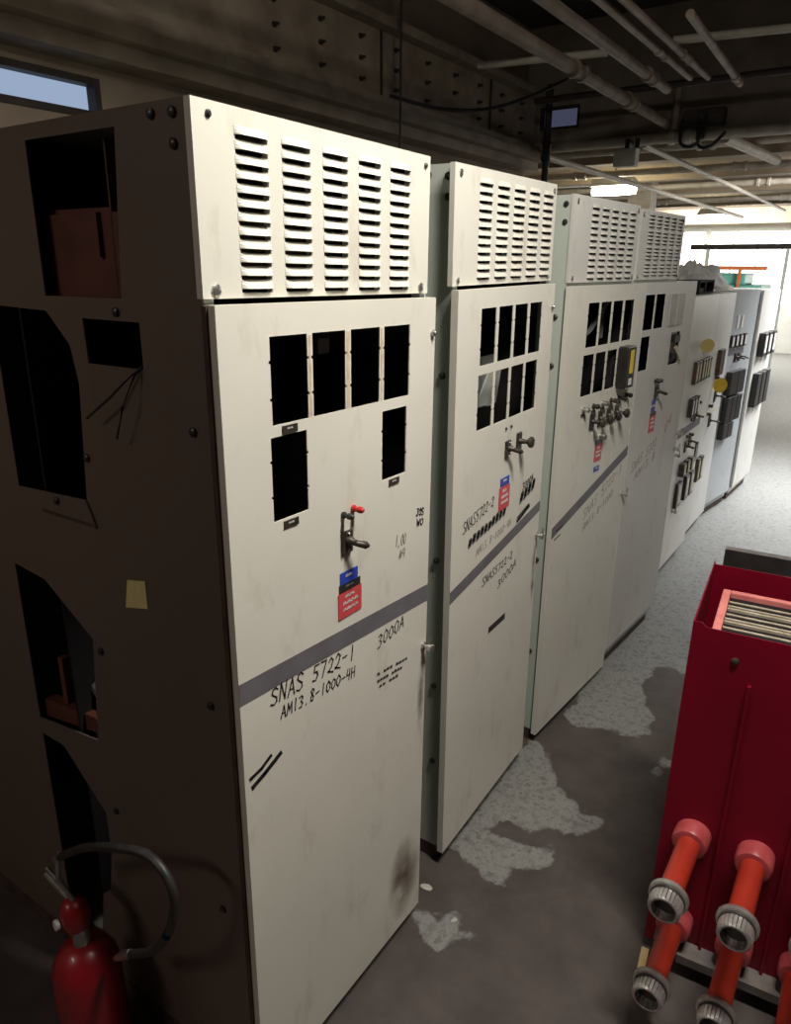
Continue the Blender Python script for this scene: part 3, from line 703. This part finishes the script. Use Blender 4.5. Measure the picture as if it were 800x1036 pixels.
# paint flakes and chips on the floor
for i, (x, y, s, r, lab) in enumerate(FLAKES if 'FLAKES' in globals() else (
        (-.03, .80, .022, .3, 'small pale paint flake on the floor between the first two cabinets'),
        (.115, .74, .014, 1.2, 'tiny pale flake on the bare patch nearest the camera'))):
    mb = MB(); k = 9; v0 = []; v1 = []
    for q in range(k):
        a = 2 * PI * q / k; rr = s * random.uniform(.6, 1.1)
        v0.append(mb.bm.verts.new((rr * math.cos(a), .6 * rr * math.sin(a), .0006)))
        v1.append(mb.bm.verts.new((rr * math.cos(a), .6 * rr * math.sin(a), .003 + .002 * random.random())))
    mb.bm.faces.new(v1); mb.bm.faces.new(v0[::-1])
    for q in range(k): mb.bm.faces.new((v0[q], v0[(q + 1) % k], v1[(q + 1) % k], v1[q]))
    o = mb.build('paint_flake', 'chip'); o.location = (x, y, 0); o.rotation_euler = (0, 0, r); tag(o, lab, 'paint flake')

# ================================================================== room shell
XL = -2.35
w = MB().plate([(-5, 0), (6.2, 0), (6.2, 4.1), (-5, 4.1)], [rect(.85, 1.50, 2.70, 2.83)], XL - .1, XL, FX).build('wall_left', 'wall'); struct(w)
w1 = struct(MB().plate(rect(.83, 1.52, 2.68, 2.85), [rect(.86, 1.49, 2.71, 2.82)], XL - .05, XL + .01, FX).build('window_1', 'iron'))
MB().box(XL - .06, XL - .055, .86, 1.49, 2.71, 2.82).build('window_pane', 'blue_glow', w1)
struct(MB().box(-9, 7, -5.1, -5, 0, 4.1).build('wall_back', 'wall'))
struct(MB().box(7, 7.1, -5, 20, 0, 4.1).build('wall_right', 'wall'))
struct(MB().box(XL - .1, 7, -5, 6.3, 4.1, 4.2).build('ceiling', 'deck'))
fa = struct(MB().plate([(-9, 3.08), (7, 3.08), (7, 4.1), (-9, 4.1)], [rect(-2.18, -1.84, 3.27, 3.42)], 6.2, 6.4, FY).build('beam_fascia', 'conc')); fa.name = 'trim_1'
w2 = struct(MB().plate(rect(-2.2, -1.82, 3.25, 3.44), [rect(-2.18, -1.84, 3.27, 3.42)], 6.19, 6.24, FY).build('window_2', 'iron'))
MB().box(-2.18, -1.84, 6.25, 6.255, 3.27, 3.42).build('window_pane', 'dim_blue', w2)
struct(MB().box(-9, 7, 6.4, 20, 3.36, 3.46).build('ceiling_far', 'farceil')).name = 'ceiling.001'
# far wall with big day-lit windows
fw_h = [rect(-8.3 + 2.4 * i, -5.98 + 2.4 * i, 1.15, 2.95) for i in range(5)]
struct(MB().plate([(-9, 0), (7, 0), (7, 3.4), (-9, 3.4)], fw_h, 20, 20.15, FY).build('wall_far', 'whitewall'))
for i in range(5):
    a = -8.3 + 2.4 * i
    f = MB(); f.plate(rect(a, a + 2.32, 1.15, 2.95), [rect(a + .03 + .57 * k, a + .58 + .57 * k, 1.18 + .87 * j, 2.03 + .87 * j) for k in range(4) for j in range(2)], 20.02, 20.08, FY)
    wf = struct(f.build('window_%d' % (3 + i), 'whitewall'))
    MB().box(a, a + 2.32, 20.09, 20.095, 1.15, 2.95).build('window_pane', 'window_glow', wf)
struct(MB().box(-9.1, -9, 6.3, 20.1, 0, 3.46).build('wall_side', 'whitewall')).name = 'wall_left.001'

# left side girder with bolts
gd = thing('riveted_girder', 'tan bolted steel girder along the wall above the cabinets', 'girder', (XL + .004, 0, 0))
MB().box(.02, .12, -3, 6.12, 3.10, 3.50).build('web_plate', 'girder', gd)
MB().box(.0, .26, -3, 6.15, 2.97, 3.03).box(.0, .20, -3, 6.15, 3.03, 3.10).box(0, .17, -3, 6.15, 2.90, 2.97).build('bottom_flange', 'girder', gd)
MB().box(.0, .22, -3, 6.13, 3.50, 3.56).build('top_flange', 'girder', gd)
for y in (2.6, 3.0, 3.4, 3.8, 4.2, 4.6, 5.0, 5.4, 5.8):
    for z in (3.18, 3.30, 3.42):
        MB().lathe([(.016, 0), (.016, .012), (.009, .012), (.009, .04)], (.12, y, z), (1, 0, 0), 6).build('bolt', 'iron', gd)
for y in (3.62, 5.2):
    MB().box(.12, .135, y, y + .012, 3.10, 3.50).build('joint_plate', 'iron', gd)

def pipe(name, label, p0, p1, r, m='pipe', joints=(), cat='pipe', group=None):
    p0, p1 = Vector(p0), Vector(p1); t = thing(name, label, cat, p0, 0, group); d = p1 - p0
    MB().lathe([(r, 0), (r, d.length)], (0, 0, 0), d, 16).build('pipe_run', m, t, True)
    for j in joints:
        MB().lathe([(r * 1.15, -.09), (r * 1.4, -.085), (r * 1.4, -.05), (r * 1.15, -.045), (r * 1.15, .045), (r * 1.4, .05), (r * 1.4, .085), (r * 1.15, .09)], d * j, d, 16).build('coupling', m, t, True)
    return t
gp = 'pipes under the ceiling'
pipe('ceiling_pipe', 'thickest ceiling pipe with a coupling, ending at the concrete beam', (-1.0, -1, 3.2), (-1.01, 6.19, 3.2), .040, 'pipe', (.70, .85), group=gp)
pipe('ceiling_pipe', 'pale pipe to the right of the thickest ceiling pipe', (-.665, -1, 3.2), (-.67, 4.85, 3.2), .031, 'pipe', (.93,), group=gp)
pipe('ceiling_pipe', 'left one of the two thin pipes at upper right', (-.47, -1, 3.2), (-.46, 4.6, 3.2), .019, 'pipe', (.88,), group=gp)
pipe('ceiling_pipe', 'right one of the two thin pipes at upper right', (-.40, -1, 3.22), (-.385, 4.75, 3.22), .019, 'pipe', (.9,), group=gp)
pipe('ceiling_pipe', 'dim pipe at the left of the thickest ceiling pipe', (-1.22, -1, 3.3), (-1.23, 5.7, 3.3), .022, 'pipe', (), group=gp)
pipe('ceiling_pipe', 'short pipe sloping down at the top right corner', (-.16, 3.3, 3.2), (-.22, 4.95, 3.2), .021, 'pipe', (.9,), group=gp)
pipe('ceiling_conduit', 'pale conduit crossing left of the thickest ceiling pipe', (-1.60, 3.83, 3.26), (-.80, 3.98, 3.26), .022, 'pipew', (), 'conduit')
pipe('ceiling_conduit', 'pale conduit crossing at the top right corner', (-.43, 4.02, 3.28), (.30, 4.15, 3.28), .022, 'pipew', (), 'conduit')
pipe('cross_bar', 'dark iron bar hung across under the ceiling pipes', (-1.95, 5.5, 3.36), (1.2, 5.5, 3.36), .026, 'iron', (), 'bar')
pipe('beam_pipe', 'long pale pipe along the lower edge of the concrete beam', (-2.2, 6.12, 3.09), (2.2, 6.12, 3.07), .042, 'pipew', (.3, .62), 'pipe')
pipe('hanger_rod', 'short vertical hanger below the end of the thickest ceiling pipe', (-.93, 6.1, 3.14), (-.93, 6.1, 3.45), .03, 'pipe', (), 'hanger')
pole = pipe('conduit_pole', 'dark vertical pole standing where girder and concrete beam meet', (-1.97, 5.85, 0), (-1.97, 5.85, 3.55), .03, 'iron', (.85,), 'pole')
pipe('ceiling_conduit', 'long straight conduit running into the distance from the dark pole', (-2.05, 6.0, 3.0), (-2.07, 16, 3.0), .028, 'pipew', (), 'conduit')
pipe('ceiling_conduit', 'conduit running behind the grey junction box into the distance', (-1.30, 6.5, 3.1), (-1.32, 16, 3.1), .025, 'pipew', (), 'conduit')
for i, (y, z, lab) in enumerate(((7.6, 3.22, 'nearest cross pipe under the far ceiling'), (9.4, 3.2, 'second cross pipe under the far ceiling'), (11.2, 3.18, 'third cross pipe under the far ceiling'), (13.5, 3.15, 'farthest cross pipe under the far ceiling'))):
    pipe('ceiling_pipe', lab, (-7, y, z), (3, y, z), .04, 'pipew', (.4, .6), group='cross pipes under the far ceiling')
for i, y in enumerate((8.4, 10.4, 12.6, 15.5, 18.6)):
    struct(MB().box(-8.9, 6.9, y, y + .25, 3.2 if y < 18 else 3.02, 3.36).build('beam', 'farceil'))  # lower last beam is added to cover the bright wall over the windows
pipe('ceiling_pipe', 'short slanting pipe below the black cables', (-.62, 6.6, 3.12), (-.45, 8.4, 3.12), .045, 'pipew', (), group=gp)

# cables and boxes
def cable(label, pts, r=.012):
    o = MB().tube(smooth(pts), r, 8).build('cable', 'rubber', None, True); return tag(o, label, 'cable')
cable('black cable drooping from the girder to the ceiling', [(-2.2, 3.7, 3.13), (-1.95, 4.0, 3.07), (-1.7, 4.2, 3.08), (-1.45, 4.35, 3.16), (-1.25, 4.5, 3.27)])
cable('thin black cable hanging straight down in front of the girder', [(-2.06, 3.62, 4.1), (-2.06, 3.62, 3.2), (-2.06, 3.62, 2.75)], .008)
cable('left loop of black cable on the concrete beam pipe', [(-.86, 6.05, 3.20), (-.84, 6.0, 3.02), (-.74, 6.0, 2.99), (-.68, 6.0, 3.06), (-.68, 6.05, 3.22)], .014)
cable('right loop of black cable on the concrete beam pipe', [(-.72, 6.05, 3.2), (-.70, 6.0, 3.0), (-.60, 6.0, 2.98), (-.50, 6.02, 3.08)], .014)
cb = thing('cable_bracket', 'black bracket box holding cable loops against the concrete beam', 'bracket', (-.70, 6.1, 3.15))
MB().box(-.16, .16, -.03, .08, .0, .13).box(-.03, .03, -.06, -.03, -.1, .1).build('bracket_body', 'iron', cb, bevel=.006)
jb = thing('junction_box', 'grey electrical junction box under the concrete beam', 'junction box', (-1.28, 5.95, 2.86))
MB().box(-.085, .105, -.05, .06, 0, .14).build('box_body', 'boxgrey', jb, bevel=.006)
MB().box(-.073, .093, -.058, -.05, .012, .128).build('box_cover', 'boxgrey', jb)
MB().box(-.02, .02, .03, .26, .14, .225).build('box_hanger', 'iron', jb)
MB().lathe([(.02, 0), (.02, .08)], (.09, .02, .14), (0, 0, 1), 10).build('box_stub', 'iron', jb, True)

# lamps
def lamp(label, loc, w, d):
    t = thing('hanging_lamp', label, 'lamp', loc, 0, 'lit lamps under the far ceiling')
    MB().plate([(-w, 0), (-w * .75, .11), (w * .75, .11), (w, 0)], [], -d, d, FY).build('reflector_hood', 'boxgrey', t)
    MB().lathe([(.001, -w * .98), (.055, -w * .92), (.065, 0), (.055, w * .92), (.001, w * .98)], (0, 0, -.055), (1, 0, 0), 14, False).build('lamp_tube', 'tube_glow', t, True)
    MB().lathe([(.008, 0), (.008, 3.35 - loc[2] - .10)], (0, 0, .11), (0, 0, 1), 8).build('hanger_stem', 'iron', t)
    return t
lamp('nearest glowing lamp hanging below the far ceiling', (-2.62, 9.7, 3.08), .32, .14)
lamp('distant glowing lamp near the bright windows', (-2.62, 15.8, 3.05), .26, .16)
ul = thing('ceiling_fixture', 'unlit pale flat fixture on the far ceiling above the second cabinet', 'light fixture', (-4.05, 11.5, 3.28))
MB().box(-.45, .45, -.3, .3, .03, .08).build('fixture_body', 'boxgrey', ul); MB().box(-.42, .42, -.27, .27, .015, .03).build('diffuser', 'white', ul)
struct(MB().box(-3.15, -2.78, 12, 12.35, 0, 3.36).build('column', 'pipew'))

# machines in the bright hall
tm = thing('teal_machine', 'teal machine with orange rail in the bright hall at right', 'machine', (-2.35, 13.5, 0))
MB().box(-.55, 1.2, 0, 1.2, 0, 1.75).box(-.2, .9, .1, 1, 1.75, 1.95).build('machine_body', 'teal', tm, bevel=.03)
MB().box(-.35, 1.25, -.05, -.0, 2.0, 2.07).box(.0, .05, -.04, 0, 1.6, 2.0).box(.8, .85, -.04, 0, 1.6, 2.0).build('orange_rail', 'orange', tm)
gb = pipe('dark_rail', 'dark horizontal rail in front of the bright windows', (-2.75, 15.0, 2.42), (-.9, 15.0, 2.42), .05, 'iron', (), 'rail')
for a in (.3, 1.7): MB().box(a, a + .06, -.03, .03, -2.42, 0).build('rail_post', 'whitewall', gb)

# ================================================================== light
def area(loc, tgt, sx, sy, e, col, spread=180):
    l = bpy.data.lights.new('lamp', 'AREA'); l.shape = 'RECTANGLE'; l.size = sx; l.size_y = sy; l.energy = e; l.color = col; l.spread = math.radians(spread)  # serves the aisle lamp and the added fill lights
    o = bpy.data.objects.new('lamp_or_fill', l); C.objects.link(o); o.location = loc
    o.rotation_euler = (Vector(tgt) - Vector(loc)).to_track_quat('-Z', 'Y').to_euler(); return o
area((1.1, .50, 3.5), (.5, .50, .8), .22, .8, 86, (1, .955, .86))          # aisle lamp above the near cabinets
area((3.0, 8.0, 3.1), (0, 6.5, .3), 1.2, .3, 24, (1, .97, .92))             # unseen fill added to lift the farther doors
area((.6, 10.6, 3.2), (-1.6, 13.5, 1.0), 1.2, .6, 190, (1, .97, .92))  # added fill aimed at the teal machine
area((1.2, 7.6, 3.2), (.5, 6.6, 0), 1.6, 1.0, 115, (.95, .98, 1), 85)  # added light standing in for daylight on the far floor
area((-1.2, -3.2, 3.6), (-1.0, -1.5, 0), 1.2, .3, 20, (1, .88, .78))        # fill added behind the camera to lift the dark near side
area((-3.0, 17.5, 3.2), (-3.0, 19.5, 1.0), 3, .5, 260, (1, .98, .94))  # added light that whitens the far window wall
for lx, ly, lz, le in ((-2.62, 9.7, 2.9, 45), (-2.62, 15.8, 2.85, 45)):
    l = bpy.data.lights.new('lamp', 'POINT'); l.energy = le; l.color = (1, .9, .62); l.shadow_soft_size = .12
    o = bpy.data.objects.new('lamp_or_fill', l); C.objects.link(o); o.location = (lx, ly, lz)
w = bpy.data.worlds.new('World'); bpy.context.scene.world = w; w.use_nodes = True
w.node_tree.nodes['Background'].inputs[0].default_value = (.05, .045, .04, 1); w.node_tree.nodes['Background'].inputs[1].default_value = .3

# ================================================================== camera
cam = bpy.data.cameras.new('camera'); co = bpy.data.objects.new('camera', cam); C.objects.link(co)
yaw, pitch, roll = -.5943, -.3292, .0072
sy, cy, sp, cp = math.sin(yaw), math.cos(yaw), math.sin(pitch), math.cos(pitch)
F = Vector((sy * cp, cy * cp, sp)); Rr = Vector((cy, -sy, 0)); U = Rr.cross(F)
c_, s_ = math.cos(roll), math.sin(roll)
R2 = c_ * Rr + s_ * U; U2 = -s_ * Rr + c_ * U
mw = Matrix((R2, U2, -F)).transposed().to_4x4(); mw.translation = (.9633, -.8761, 2.0385)
co.matrix_world = mw
cam.sensor_fit = 'VERTICAL'; cam.sensor_height = 36; cam.lens = 730.5 / 1036 * 36; cam.clip_start = .02
sc = bpy.context.scene; sc.camera = co
sc.view_settings.view_transform = 'Standard'; sc.view_settings.look = 'None'; sc.view_settings.exposure = 0; sc.view_settings.gamma = 1
sc.view_settings.use_curve_mapping = False
